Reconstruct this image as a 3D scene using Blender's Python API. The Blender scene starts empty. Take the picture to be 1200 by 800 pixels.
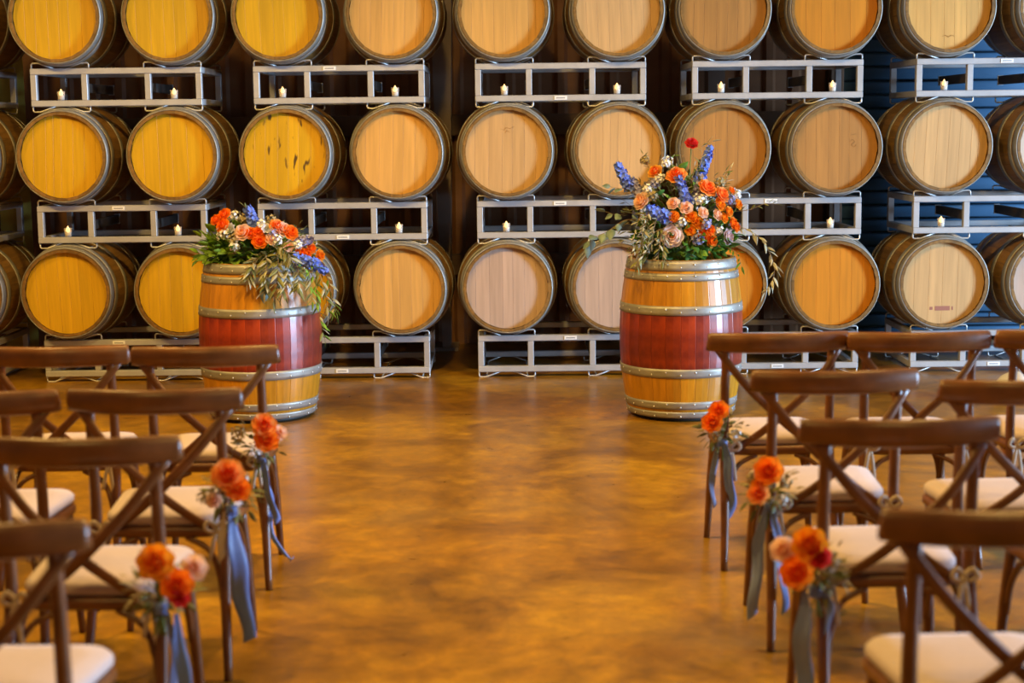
import bpy, math, random
from mathutils import Vector, Matrix
random.seed(7)
PI = math.pi
rad = math.radians
sc = bpy.context.scene
COL = sc.collection

# ------------------------------------------------------------------ camera
cam_d = bpy.data.cameras.new('camera')
cam_d.sensor_width = 36.0
cam_d.lens = 36.0 * 1867.0 / 1200.0
cam_d.dof.use_dof = True
cam_d.dof.focus_distance = 9.6
cam_d.dof.aperture_fstop = 2.3
cam = bpy.data.objects.new('camera', cam_d)
COL.objects.link(cam)
cam.matrix_world = (Matrix.Translation((0, 0, 1.70)) @ Matrix.Rotation(rad(90 - 7.75), 4, 'X')
                    @ Matrix.Rotation(rad(-0.65), 4, 'Z'))
sc.camera = cam

# ------------------------------------------------------------------ world, exposure
world = bpy.data.worlds.new('world')
sc.world = world
world.use_nodes = True
bg = world.node_tree.nodes['Background']
bg.inputs[0].default_value = (0.45, 0.62, 1.0, 1)
bg.inputs[1].default_value = 0.6
sc.view_settings.view_transform = 'Standard'
sc.view_settings.look = 'None'
sc.view_settings.exposure = -0.18
sc.view_settings.gamma = 1.0
sc.view_settings.use_curve_mapping = False

# ------------------------------------------------------------------ daylight through the side openings
def area_light(name, loc, direction, sx, sy, power, color):
    d = bpy.data.lights.new(name, 'AREA')
    d.shape = 'RECTANGLE'; d.size = sx; d.size_y = sy
    d.energy = power; d.color = color
    o = bpy.data.objects.new(name, d)
    COL.objects.link(o)
    o.location = loc
    o.rotation_euler = Vector(direction).to_track_quat('-Z', 'Y').to_euler()
    return o
area_light('daylight_through_door', (11.2, 5.7, 1.7), (-1, 0.2, -0.03), 2.2, 2.9, 3000, (0.42, 0.66, 1.0))
LAMPS = [(-2.7, 6.4, 1.08), (-0.2, 6.4, 1.05), (2.3, 6.3, 0.68), (-2.2, 1.6, 0.36), (1.8, 1.6, 0.32), (-5.2, 7.6, 0.75)]
LAMP_POWER = 500.0
LAMP_COLOR = (1.0, 0.63, 0.17)

# ------------------------------------------------------------------ mesh helpers
class MB:
    def __init__(s): s.v = []; s.f = []
    def add(s, vs, fs, mat=None):
        o = len(s.v)
        for p in vs:
            s.v.append(tuple(mat @ Vector(p)) if mat is not None else tuple(p))
        for f in fs: s.f.append(tuple(i + o for i in f))
        return s
    def mesh(s, name, mat=None, smooth=True):
        m = bpy.data.meshes.new(name)
        m.from_pydata(s.v, [], s.f)
        if mat: m.materials.append(mat)
        if smooth: m.polygons.foreach_set('use_smooth', [True] * len(m.polygons))
        m.update()
        return m
def put(name, mesh, parent=None, loc=(0, 0, 0), rot=(0, 0, 0), mat=None, scale=None):
    o = bpy.data.objects.new(name, mesh)
    COL.objects.link(o)
    o.location = loc; o.rotation_euler = rot
    if scale is not None: o.scale = scale if hasattr(scale, '__len__') else (scale,) * 3
    if parent is not None: o.parent = parent
    if mat is not None:
        o.material_slots[0].link = 'OBJECT'; o.material_slots[0].material = mat
    return o
def tag(o, label, cat, group=None, kind=None):
    if label: o['label'] = label
    if cat: o['category'] = cat
    if group: o['group'] = group
    if kind: o['kind'] = kind
    return o
def thing(name, label, cat, loc=(0, 0, 0), rot=(0, 0, 0), group=None):
    o = bpy.data.objects.new(name, None)
    o.empty_display_size = 0.1
    COL.objects.link(o)
    o.location = loc; o.rotation_euler = rot
    return tag(o, label, cat, group)
def structure(o): o['kind'] = 'structure'; return o

def box(x0, x1, y0, y1, z0, z1, b=0.0):
    mb = MB()
    if b <= 0:
        vs = [(x, y, z) for z in (z0, z1) for y in (y0, y1) for x in (x0, x1)]
        return vs, [(0, 2, 3, 1), (4, 5, 7, 6), (0, 1, 5, 4), (2, 6, 7, 3), (0, 4, 6, 2), (1, 3, 7, 5)]
    # chamfered box: 24 vertices
    vs = []; idx = {}
    for zi, z in enumerate((z0, z1)):
        for yi, y in enumerate((y0, y1)):
            for xi, x in enumerate((x0, x1)):
                sx, sy, sz = (1, -1)[xi], (1, -1)[yi], (1, -1)[zi]
                for ax in range(3):
                    p = [x + sx * b, y + sy * b, z + sz * b]
                    p[ax] = (x, y, z)[ax]
                    idx[xi, yi, zi, ax] = len(vs); vs.append(tuple(p))
    f = []
    I = idx
    for s in (0, 1):
        q = [(0, 0), (1, 0), (1, 1), (0, 1)]
        f.append(tuple(I[s, a, c, 0] for a, c in (q[::-1] if s == 0 else q)))
        f.append(tuple(I[a, s, c, 1] for a, c in (q if s == 0 else q[::-1])))
        f.append(tuple(I[a, c, s, 2] for a, c in (q[::-1] if s == 0 else q)))
    for a in (0, 1):
        for c in (0, 1):
            r = lambda t: t if (a + c) % 2 == 0 else t[::-1]
            f.append(r((I[0, a, c, 1], I[0, a, c, 2], I[1, a, c, 2], I[1, a, c, 1])))
            f.append(r((I[a, 0, c, 2], I[a, 0, c, 0], I[a, 1, c, 0], I[a, 1, c, 2])))
            f.append(r((I[a, c, 0, 0], I[a, c, 0, 1], I[a, c, 1, 1], I[a, c, 1, 0])))
            for d in (0, 1):
                t = (I[a, c, d, 0], I[a, c, d, 1], I[a, c, d, 2])
                f.append(t if (a + c + d) % 2 == 0 else t[::-1])
    return vs, f

def catmull(pts, k=4):
    pts = [Vector(p) for p in pts]
    P = [pts[0] * 2 - pts[1]] + pts + [pts[-1] * 2 - pts[-2]]
    out = []
    for i in range(1, len(P) - 2):
        p0, p1, p2, p3 = P[i - 1:i + 3]
        for j in range(k):
            t = j / k
            out.append(0.5 * ((2 * p1) + (p2 - p0) * t + (2 * p0 - 5 * p1 + 4 * p2 - p3) * t * t
                              + (3 * p1 - p0 - 3 * p2 + p3) * t ** 3))
    out.append(pts[-1])
    return out
def sweep(pts, w, h=None, n=8, side=None, square=False):
    """tube along pts; w = half width along `side`, h = half thickness across; each a number or list"""
    pts = [Vector(p) for p in pts]
    m = len(pts)
    if h is None: h = w
    W = w if hasattr(w, '__len__') else [w] * m
    Hh = h if hasattr(h, '__len__') else [h] * m
    def ev(L, i):
        if len(L) == m: return L[i]
        t = i / (m - 1) * (len(L) - 1); a = min(int(t), len(L) - 2)
        return L[a] + (L[a + 1] - L[a]) * (t - a)
    vs = []; fs = []
    prev = None
    for i, p in enumerate(pts):
        t = (pts[min(i + 1, m - 1)] - pts[max(i - 1, 0)]).normalized()
        if side is not None: s = Vector(side)
        elif prev is not None: s = prev
        else: s = Vector((0, 0, 1)) if abs(t.z) < 0.9 else Vector((1, 0, 0))
        s = (s - t * s.dot(t))
        if s.length < 1e-5: s = t.orthogonal()
        s.normalize(); prev = s
        u = t.cross(s)
        for k in range(n):
            a = 2 * PI * k / n + (PI / n if square else 0)
            c, d = math.cos(a), math.sin(a)
            if square:
                e = 0.45
                c = math.copysign(abs(c) ** e, c); d = math.copysign(abs(d) ** e, d)
            vs.append(p + s * (c * ev(W, i)) + u * (d * ev(Hh, i)))
    for i in range(m - 1):
        for k in range(n):
            k2 = (k + 1) % n
            fs.append((i * n + k, i * n + k2, (i + 1) * n + k2, (i + 1) * n + k))
    fs.append(tuple(range(n))[::-1]); fs.append(tuple(range((m - 1) * n, m * n)))
    return vs, fs
def lathe(prof, n=32, closed=False):
    vs = []; fs = []
    m = len(prof)
    for r, z in prof:
        for k in range(n):
            a = 2 * PI * k / n
            vs.append((r * math.cos(a), r * math.sin(a), z))
    for i in range(m if closed else m - 1):
        j = (i + 1) % m
        for k in range(n):
            k2 = (k + 1) % n
            fs.append((i * n + k, i * n + k2, j * n + k2, j * n + k))
    if not closed:
        fs.append(tuple(range(n))[::-1]); fs.append(tuple(range((m - 1) * n, m * n)))
    return vs, fs
def one(name, shape, mat, smooth=True):
    return MB().add(*shape).mesh(name, mat, smooth)

# ------------------------------------------------------------------ materials
MATS = {}
def mat(name, color, rough=0.5, metal=0.0, vary=0.0, rand=0.0, grain=None, dark=0.6, bump=0.0, spec=0.5,
        emit=None, emit_s=0.0, coat=0.0, trans=0.0, sheen=0.0):
    """principled; grain = (sx,sy,sz) stretched noise in object coordinates, rand = per-object brightness spread"""
    if name in MATS: return MATS[name]
    m = bpy.data.materials.new(name); m.use_nodes = True
    nt = m.node_tree; N = nt.nodes; L = nt.links
    b = N['Principled BSDF']
    b.inputs['Base Color'].default_value = (*color, 1)
    b.inputs['Roughness'].default_value = rough
    b.inputs['Metallic'].default_value = metal
    b.inputs['Specular IOR Level'].default_value = spec
    if coat: b.inputs['Coat Weight'].default_value = coat; b.inputs['Coat Roughness'].default_value = 0.26
    if trans: b.inputs['Transmission Weight'].default_value = trans
    if sheen: b.inputs['Sheen Weight'].default_value = sheen
    if emit:
        b.inputs['Emission Color'].default_value = (*emit, 1); b.inputs['Emission Strength'].default_value = emit_s
    if grain:
        tc = N.new('ShaderNodeTexCoord'); mp = N.new('ShaderNodeMapping'); nz = N.new('ShaderNodeTexNoise')
        mp.inputs['Scale'].default_value = grain
        oi = N.new('ShaderNodeObjectInfo')
        ad = N.new('ShaderNodeVectorMath'); ad.operation = 'ADD'
        L.new(tc.outputs['Object'], ad.inputs[0]); L.new(oi.outputs['Random'], ad.inputs[1])
        L.new(ad.outputs[0], mp.inputs[0]); L.new(mp.outputs[0], nz.inputs['Vector'])
        nz.inputs['Scale'].default_value = 1.0; nz.inputs['Detail'].default_value = 5
        cr = N.new('ShaderNodeValToRGB')
        cr.color_ramp.elements[0].position = 0.3; cr.color_ramp.elements[1].position = 0.7
        cr.color_ramp.elements[0].color = (*[c * dark for c in color], 1)
        cr.color_ramp.elements[1].color = (*color, 1)
        L.new(nz.outputs['Fac'], cr.inputs[0])
        out = cr.outputs[0]
        if rand:
            mr = N.new('ShaderNodeMapRange')
            mr.inputs['To Min'].default_value = 1 - rand; mr.inputs['To Max'].default_value = 1 + rand * 0.4
            L.new(oi.outputs['Random'], mr.inputs[0])
            hs = N.new('ShaderNodeHueSaturation')
            L.new(mr.outputs[0], hs.inputs['Value']); L.new(out, hs.inputs['Color'])
            out = hs.outputs[0]
        L.new(out, b.inputs['Base Color'])
        if bump:
            bp = N.new('ShaderNodeBump'); bp.inputs['Strength'].default_value = bump
            bp.inputs['Distance'].default_value = 0.01
            L.new(nz.outputs['Fac'], bp.inputs['Height']); L.new(bp.outputs[0], b.inputs['Normal'])
    MATS[name] = m
    return m
def nodes_of(m):
    nt = m.node_tree
    return nt.nodes, nt.links, nt.nodes['Principled BSDF']

GR = (38, 2.2, 38)      # grain along local y (barrel heads)
GZ = (38, 38, 2.2)      # grain along local z (staves, legs)
HEADS = {  # wood tints carry amber light at left, cool daylight towards the middle
    'golden': mat('golden-lit oak head', (0.72, 0.41, 0.010), 0.45, grain=GR, dark=0.80, rand=0.10),
    'goldpale': mat('pale golden-lit oak head', (0.74, 0.40, 0.10), 0.5, grain=GR, dark=0.80, rand=0.10),
    'pale': mat('cool-lit pale oak head', (0.66, 0.395, 0.155), 0.5, grain=GR, dark=0.80, rand=0.10),
    'pink': mat('cool-lit pinkish oak head', (0.56, 0.39, 0.28), 0.5, grain=GR, dark=0.80, rand=0.10),
    'orange': mat('orange-lit oak head', (0.66, 0.24, 0.010), 0.45, grain=GR, dark=0.78, rand=0.10),
    'brown': mat('toasted oak head', (0.47, 0.215, 0.045), 0.5, grain=GR, dark=0.76, rand=0.10),
    'white': mat('bleached oak head', (0.74, 0.56, 0.40), 0.5, grain=GR, dark=0.84, rand=0.10),
}
# a head with dark vertical drip stains
m = HEADS['golden'].copy(); m.name = 'stained golden-lit oak head'; HEADS['stained'] = m
N, L, b = nodes_of(m)
src = b.inputs['Base Color'].links[0].from_socket
tc = N.new('ShaderNodeTexCoord'); mp = N.new('ShaderNodeMapping'); nz = N.new('ShaderNodeTexNoise'); cr = N.new('ShaderNodeValToRGB')
mp.inputs['Scale'].default_value = (22, 7, 1); nz.inputs['Scale'].default_value = 1.0; nz.inputs['Detail'].default_value = 2
cr.color_ramp.elements[0].position = 0.61; cr.color_ramp.elements[1].position = 0.68
mx = N.new('ShaderNodeMixRGB'); mx.inputs[2].default_value = (0.10, 0.05, 0.012, 1)
L.new(tc.outputs['Object'], mp.inputs[0]); L.new(mp.outputs[0], nz.inputs['Vector']); L.new(nz.outputs['Fac'], cr.inputs[0])
L.new(cr.outputs[0], mx.inputs[0]); L.new(src, mx.inputs[1]); L.new(mx.outputs[0], b.inputs['Base Color'])

M_STAVE = mat('weathered oak stave', (0.30, 0.155, 0.035), 0.5, grain=GZ, dark=0.55, rand=0.30, bump=0.1)
M_RIM = mat('oak chime', (0.46, 0.26, 0.09), 0.5, grain=GZ, dark=0.6, rand=0.2)
M_HOOP = mat('galvanised hoop steel', (0.40, 0.38, 0.33), 0.48, 0.5, grain=(14, 14, 30), dark=0.72)
M_RACK = mat('galvanised rack steel', (0.54, 0.53, 0.52), 0.45, 0.3, grain=(9, 9, 9), dark=0.82)
M_WIRE = mat('galvanised rod', (0.70, 0.67, 0.62), 0.4, 0.4, grain=(9, 9, 9), dark=0.85)
M_TAG = mat('white tag', (0.86, 0.85, 0.80), 0.5)
M_TAGP = mat('grey print', (0.35, 0.34, 0.33), 0.6)
M_INK = mat('dark red stamp ink', (0.34, 0.13, 0.08), 0.7)
M_CHAIR = mat('walnut stained chair wood', (0.21, 0.073, 0.018), 0.34, grain=(16, 16, 16), dark=0.62, rand=0.12, bump=0.05)
M_CUSH = mat('cream cushion cloth', (0.57, 0.44, 0.40), 0.85, grain=(60, 60, 60), dark=0.93, bump=0.05, sheen=0.2)
M_TIE = mat('cream tie cloth', (0.60, 0.47, 0.34), 0.85, grain=(60, 60, 60), dark=0.9)
M_RIB = mat('dusty blue ribbon', (0.16, 0.25, 0.60), 0.45, grain=(20, 20, 5), dark=0.75, sheen=0.3)
M_RIBG = mat('grey blue ribbon', (0.22, 0.28, 0.52), 0.5, grain=(20, 20, 5), dark=0.75, sheen=0.3)
M_GLASS = mat('votive glass', (0.85, 0.80, 0.76), 0.15)
M_GLASS.node_tree.nodes['Principled BSDF'].inputs['Alpha'].default_value = 0.28
M_WAX = mat('ivory wax', (0.85, 0.75, 0.55), 0.5)
M_FLAME = mat('candle flame', (1, 0.7, 0.3), 0.5, emit=(1.0, 0.55, 0.18), emit_s=3.2)
M_BASE = mat('gap shadow and cord black', (0.025, 0.018, 0.012), 0.6)  # near-black for the shadow gap under the barrels and the lamp cords
M_STEM = mat('green stem', (0.16, 0.24, 0.05), 0.6)
M_TWIG = mat('brown twig', (0.30, 0.19, 0.09), 0.7)
LEAFC = {'dark': mat('dark green leaf', (0.13, 0.33, 0.04), 0.5, grain=(20, 20, 20), dark=0.5, rand=0.35),
         'mid': mat('fresh green leaf', (0.34, 0.58, 0.06), 0.5, grain=(20, 20, 20), dark=0.6, rand=0.3),
         'olive': mat('olive leaf', (0.36, 0.36, 0.11), 0.5, grain=(20, 20, 20), dark=0.6, rand=0.35),
         'pale': mat('silvery olive leaf', (0.72, 0.68, 0.46), 0.5, grain=(20, 20, 20), dark=0.7, rand=0.25),
         'euc': mat('grey green eucalyptus leaf', (0.36, 0.50, 0.42), 0.5, grain=(20, 20, 20), dark=0.7, rand=0.25)}
def translucent(m, col, k):
    """thin petals and leaves let some light through"""
    N, L, b = nodes_of(m)
    tr = N.new('ShaderNodeBsdfTranslucent'); mix = N.new('ShaderNodeMixShader'); mix.inputs[0].default_value = k
    L.new(col, tr.inputs[0]); L.new(b.outputs[0], mix.inputs[1]); L.new(tr.outputs[0], mix.inputs[2])
    L.new(mix.outputs[0], N['Material Output'].inputs['Surface'])
for m in LEAFC.values():
    translucent(m, nodes_of(m)[2].inputs['Base Color'].links[0].from_socket, .3)
def petal(name, inner, outer, p0=.25, p1=.85):
    m = mat(name, outer, 0.6, grain=(30, 30, 30), dark=0.85)
    N, L, b = nodes_of(m)
    tc = N.new('ShaderNodeTexCoord'); ln = N.new('ShaderNodeVectorMath'); ln.operation = 'LENGTH'
    cr = N.new('ShaderNodeValToRGB')
    cr.color_ramp.elements[0].position = p0; cr.color_ramp.elements[0].color = (*inner, 1)
    cr.color_ramp.elements[1].position = p1; cr.color_ramp.elements[1].color = (*outer, 1)
    L.new(tc.outputs['Object'], ln.inputs[0]); L.new(ln.outputs['Value'], cr.inputs[0])
    L.new(cr.outputs[0], b.inputs['Base Color'])
    translucent(m, cr.outputs[0], .42)
    return m
PET = {'red': petal('red petal', (0.65, 0.02, 0.02), (0.80, 0.05, 0.04)),
       'ored': petal('orange red petal', (0.92, 0.12, 0.01), (1.0, 0.42, 0.09)),
       'org': petal('orange petal', (0.92, 0.16, 0.01), (1.0, 0.30, 0.015)),
       'yor': petal('yellow orange petal', (0.90, 0.22, 0.01), (0.95, 0.40, 0.02)),
       'yel': petal('yellow petal with red edge', (0.90, 0.10, 0.02), (0.95, 0.55, 0.08)),
       'peach': petal('peach petal', (0.92, 0.46, 0.22), (0.98, 0.72, 0.54), .15, .6),
       'pink': petal('blush petal', (0.98, 0.42, 0.06), (1.0, 0.84, 0.80), .16, .40),
       'lilac': petal('lilac petal', (0.60, 0.42, 0.45), (0.72, 0.58, 0.58)),
       'ball': petal('orange pompom petal', (0.70, 0.16, 0.01), (0.88, 0.26, 0.012)),
       'white': petal('white petal', (0.35, 0.38, 0.42), (0.86, 0.84, 0.80))}
M_BLUE = mat('blue floret', (0.15, 0.25, 0.88), 0.6, grain=(60, 60, 60), dark=0.55)
M_LILB = mat('lilac blue floret', (0.36, 0.36, 0.62), 0.6, grain=(60, 60, 60), dark=0.7)
M_FILL = mat('white filler blossom', (0.92, 0.92, 0.88), 0.7, grain=(60, 60, 60), dark=0.7)
M_DRY = mat('dried beige filler', (0.46, 0.36, 0.18), 0.8, grain=(60, 60, 60), dark=0.6)

# ---- setting materials
def floor_mat():
    m = mat('amber stained concrete', (0.4, 0.2, 0.04), 0.3)
    N, L, b = nodes_of(m)
    tc = N.new('ShaderNodeTexCoord')
    def noise(scale, detail, rough=0.6, dist=0.0):
        n = N.new('ShaderNodeTexNoise'); n.inputs['Scale'].default_value = scale; n.inputs['Detail'].default_value = detail
        n.inputs['Roughness'].default_value = rough; n.inputs['Distortion'].default_value = dist
        L.new(tc.outputs['Object'], n.inputs['Vector']); return n
    n1 = noise(1.5, 9, 0.68, 0.6); n2 = noise(9.0, 10, 0.75, 0.3); n3 = noise(0.55, 3, 0.5, 0.2)
    r1 = N.new('ShaderNodeValToRGB')
    e = r1.color_ramp.elements
    e[0].position = 0.33; e[0].color = (0.16, 0.070, 0.006, 1)
    e[1].position = 0.66; e[1].color = (0.55, 0.285, 0.010, 1)
    k = e.new(0.5); k.color = (0.36, 0.172, 0.008, 1)
    L.new(n1.outputs['Fac'], r1.inputs[0])
    r2 = N.new('ShaderNodeValToRGB'); r2.color_ramp.elements[0].position = 0.35; r2.color_ramp.elements[1].position = 0.7
    r2.color_ramp.elements[0].color = (0.60, 0.57, 0.54, 1); r2.color_ramp.elements[1].color = (1.2, 1.15, 1.1, 1)
    L.new(n2.outputs['Fac'], r2.inputs[0])
    mu = N.new('ShaderNodeMixRGB'); mu.blend_type = 'MULTIPLY'; mu.inputs[0].default_value = 1
    L.new(r1.outputs[0], mu.inputs[1]); L.new(r2.outputs[0], mu.inputs[2])
    r3 = N.new('ShaderNodeValToRGB'); r3.color_ramp.elements[0].position = 0.56; r3.color_ramp.elements[1].position = 0.72
    L.new(n3.outputs['Fac'], r3.inputs[0])
    mg = N.new('ShaderNodeMixRGB'); mg.inputs[2].default_value = (0.25, 0.17, 0.06, 1)
    sc_ = N.new('ShaderNodeMath'); sc_.operation = 'MULTIPLY'; sc_.inputs[1].default_value = 0.6
    L.new(r3.outputs[0], sc_.inputs[0]); L.new(sc_.outputs[0], mg.inputs[0]); L.new(mu.outputs[0], mg.inputs[1])
    L.new(mg.outputs[0], b.inputs['Base Color'])
    rr = N.new('ShaderNodeMapRange'); rr.inputs['To Min'].default_value = 0.20; rr.inputs['To Max'].default_value = 0.42
    L.new(n2.outputs['Fac'], rr.inputs[0]); L.new(rr.outputs[0], b.inputs['Roughness'])
    bp = N.new('ShaderNodeBump'); bp.inputs['Strength'].default_value = 0.06; bp.inputs['Distance'].default_value = 0.02
    L.new(n2.outputs['Fac'], bp.inputs['Height']); L.new(bp.outputs[0], b.inputs['Normal'])
    return m
M_FLOOR = floor_mat()
M_WALL = mat('brown corrugated sheet', (0.36, 0.16, 0.065), 0.55, 0.1, grain=(1.2, 1.2, 3.5), dark=0.55)
M_WALLS = mat('brown plaster', (0.16, 0.10, 0.055), 0.8, grain=(1.5, 1.5, 1.5), dark=0.8)
M_CEIL = mat('dark roof deck', (0.16, 0.11, 0.07), 0.8, grain=(2, 2, 2), dark=0.8)
M_GIRT = mat('brown painted steel girt', (0.20, 0.12, 0.07), 0.5, 0.2, grain=(3, 3, 3), dark=0.7)
M_COLY = mat('yellow-lit column', (0.75, 0.60, 0.10), 0.5, grain=(3, 3, 3), dark=0.8)  # yellow light on the column put into its colour
M_COLG = mat('grey painted column', (0.30, 0.22, 0.17), 0.5, grain=(3, 3, 3), dark=0.8)

# ------------------------------------------------------------------ the room
XL, XR, YF, YB, ZC = -7.0, 11.35, -3.0, 12.42, 5.4
structure(put('floor', one('floor', box(XL - .3, XR + 3.5, YF - .3, YB + .3, -0.12, 0.0), M_FLOOR, False)))
structure(put('ceiling', one('ceiling', box(XL - .3, XR + .3, YF - .3, YB + .3, ZC, ZC + 0.12), M_CEIL, False)))
structure(put('wall_left', one('wall_left', box(XL - .15, XL, YF, YB, 0, ZC), M_WALLS, False)))
structure(put('wall_front', one('wall_front', box(XL - .15, XR + .15, YF - .15, YF, 0, ZC), M_WALLS, False)))
# corrugated back wall: one continuous sheet with vertical trapezoid ribs
mb = MB(); prof = []
x = XL - .15
while x < XR + .15:
    prof += [(x, YB), (x + .10, YB), (x + .125, YB - .028), (x + .175, YB - .028), (x + .20, YB)]
    x += .20
vs = []; fs = []
for z in (0.0, ZC):
    vs += [(px, py, z) for px, py in prof]
n = len(prof)
for i in range(n - 1): fs.append((i, i + 1, n + i + 1, n + i))
mb.add(vs, fs).add(*box(XL - .15, XR + .15, YB + .02, YB + .12, 0, ZC))
structure(put('wall_back', mb.mesh('wall_back', M_WALL, False)))
for i, z in enumerate((0.55, 1.62, 2.75, 3.9)):
    o = structure(put('trim_%d' % (i + 1), one('girt', box(XL, 2.44, YB - .12, YB - .03, z, z + .16, .006), M_GIRT, False)))
# right wall with the tall open door (daylight) and a narrow window behind the racks
mb = MB()
dy0, dy1, dz = 4.6, 6.8, 3.2
mb.add(*box(XR, XR + .15, YF, dy0, 0, ZC)).add(*box(XR, XR + .15, dy0, dy1, dz, ZC))
mb.add(*box(XR, XR + .15, dy1, YB, 0, ZC))
structure(put('wall_right', mb.mesh('wall_right', M_WALLS, False)))
mb = MB()
mb.add(*box(XR - .03, XR + .16, dy0 - .08, dy0, 0, dz + .08)).add(*box(XR - .03, XR + .16, dy1, dy1 + .08, 0, dz + .08))
mb.add(*box(XR - .03, XR + .16, dy0, dy1, dz, dz + .08))
structure(put('door_1', mb.mesh('door_frame', M_GIRT, False)))
# roll-up door with blue light put into its slat colour, in the back wall behind the rightmost racks: one slat after another
M_ROLL = mat('blue-lit roll-up door slat', (0.07, 0.17, 0.29), 0.45, 0.1, grain=(2, 2, 6), dark=0.75)
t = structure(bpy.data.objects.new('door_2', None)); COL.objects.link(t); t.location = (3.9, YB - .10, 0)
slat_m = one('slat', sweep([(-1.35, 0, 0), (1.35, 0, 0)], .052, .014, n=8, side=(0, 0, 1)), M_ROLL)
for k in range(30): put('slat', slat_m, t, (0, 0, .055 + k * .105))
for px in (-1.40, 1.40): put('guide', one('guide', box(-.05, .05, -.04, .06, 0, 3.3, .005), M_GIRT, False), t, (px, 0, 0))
# steel columns against the back wall, seen in the gaps between the stacks
def column(name, x, w0, w1, m, y=12.05):
    mb = MB()
    vs = [(x - w0, y, 0), (x + w0, y, 0), (x + w1, y, ZC), (x - w1, y, ZC),
          (x - w0, y + .24, 0), (x + w0, y + .24, 0), (x + w1, y + .24, ZC), (x - w1, y + .24, ZC)]
    mb.add(vs, [(0, 1, 2, 3), (5, 4, 7, 6), (1, 5, 6, 2), (4, 0, 3, 7), (0, 4, 5, 1), (3, 2, 6, 7)])
    mb.add(*box(x - w0 - .06, x + w0 + .06, y - .06, y + .28, 0, .025))
    return structure(put(name, mb.mesh('column', m, False)))
column('trim_5', -3.63, .085, .05, M_COLY, 11.60)
column('trim_6', -0.50, .03, .13, M_COLG)
column('trim_7', 1.55, .04, .10, M_COLG)

# ------------------------------------------------------------------ pendant lamps (above the picture)
shade_m = mat('bronze lamp shade', (0.10, 0.06, 0.03), 0.4, 0.7)
bulb_m = mat('warm bulb', (1, 0.8, 0.5), 0.4, emit=LAMP_COLOR, emit_s=6)
shade_mesh = one('shade', lathe([(0.03, .22), (0.06, .20), (0.20, .04), (0.22, 0.0), (0.205, 0.0), (0.19, .035), (0.05, .185), (0.02, .19)], 24), shade_m)
bulb_mesh = one('bulb', lathe([(.008, .085), (.02, .07), (.035, .04), (.035, .02), (.02, .002), (.004, 0)], 14), bulb_m)
cord_mesh = one('cord', sweep([(0, 0, .2), (0, 0, .98)], .006), M_BASE)
wheres = ['left of the aisle near the racks', 'over the aisle near the racks', 'right of the aisle near the racks',
          'above the left chairs behind the camera view', 'above the right chairs behind the camera view', 'at the left wall']
for (lx, ly, k), wh in zip(LAMPS, wheres):
    t = thing('pendant_lamp', 'bronze pendant lamp hanging ' + wh, 'lamp', (lx, ly, 4.4), group='pendant lamps overhead')
    put('shade', shade_mesh, t); put('bulb', bulb_mesh, t, (0, 0, .06)); put('cord', cord_mesh, t)
    d = bpy.data.lights.new('lamp_light', 'SPOT')
    d.energy = LAMP_POWER * k; d.color = LAMP_COLOR
    d.spot_size = rad(165); d.spot_blend = 0.5; d.shadow_soft_size = 0.14
    o = bpy.data.objects.new('lamp_light', d); COL.objects.link(o); o.parent = t; o.location = (0, 0, -0.02)

# ------------------------------------------------------------------ barrels
def make_barrel_meshes(Lb, Rh, Rb, ns, hoops, key, stave_mat):
    hl = Lb / 2
    r = lambda z: Rb - (Rb - Rh) * (z / hl) ** 2
    da = 2 * PI / ns
    nz = 14
    vs = []; fs = []
    angs = [-da / 2 + .0015, -da / 2 + .010, 0, da / 2 - .010, da / 2 - .0015]
    drop = [.0007, .0, .0, .0, .0007]
    T = .026
    ring = []
    for i in range(nz + 1):
        z = -hl + Lb * i / nz
        end = .004 if i in (0, nz) else 0
        row = []
        for a, d in zip(angs, drop):
            rr = r(z) - d - end
            row.append(len(vs)); vs.append((rr * math.cos(a), rr * math.sin(a), z))
        for a in (angs[-1], angs[0]):
            rr = r(z) - T + end
            row.append(len(vs)); vs.append((rr * math.cos(a), rr * math.sin(a), z))
        ring.append(row)
    for i in range(nz):
        A, B = ring[i], ring[i + 1]
        for k in range(7):
            k2 = (k + 1) % 7
            fs.append((A[k], A[k2], B[k2], B[k]))
    fs.append(tuple(ring[0][::-1])); fs.append(tuple(ring[-1]))
    stave = MB().add(vs, fs).mesh('stave_' + key, stave_mat, False)
    hm = []
    for z0, z1 in hoops:
        p = []
        for j in range(4):
            z = z0 + (z1 - z0) * j / 3
            p.append((r(z) + .0045, z))
        for j in range(3, -1, -1):
            z = z0 + (z1 - z0) * j / 3
            p.append((r(z) - .002, z))
        hm.append(one('hoop_' + key, lathe(p, 48, True), M_HOOP))
    return stave, hm, r
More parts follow.
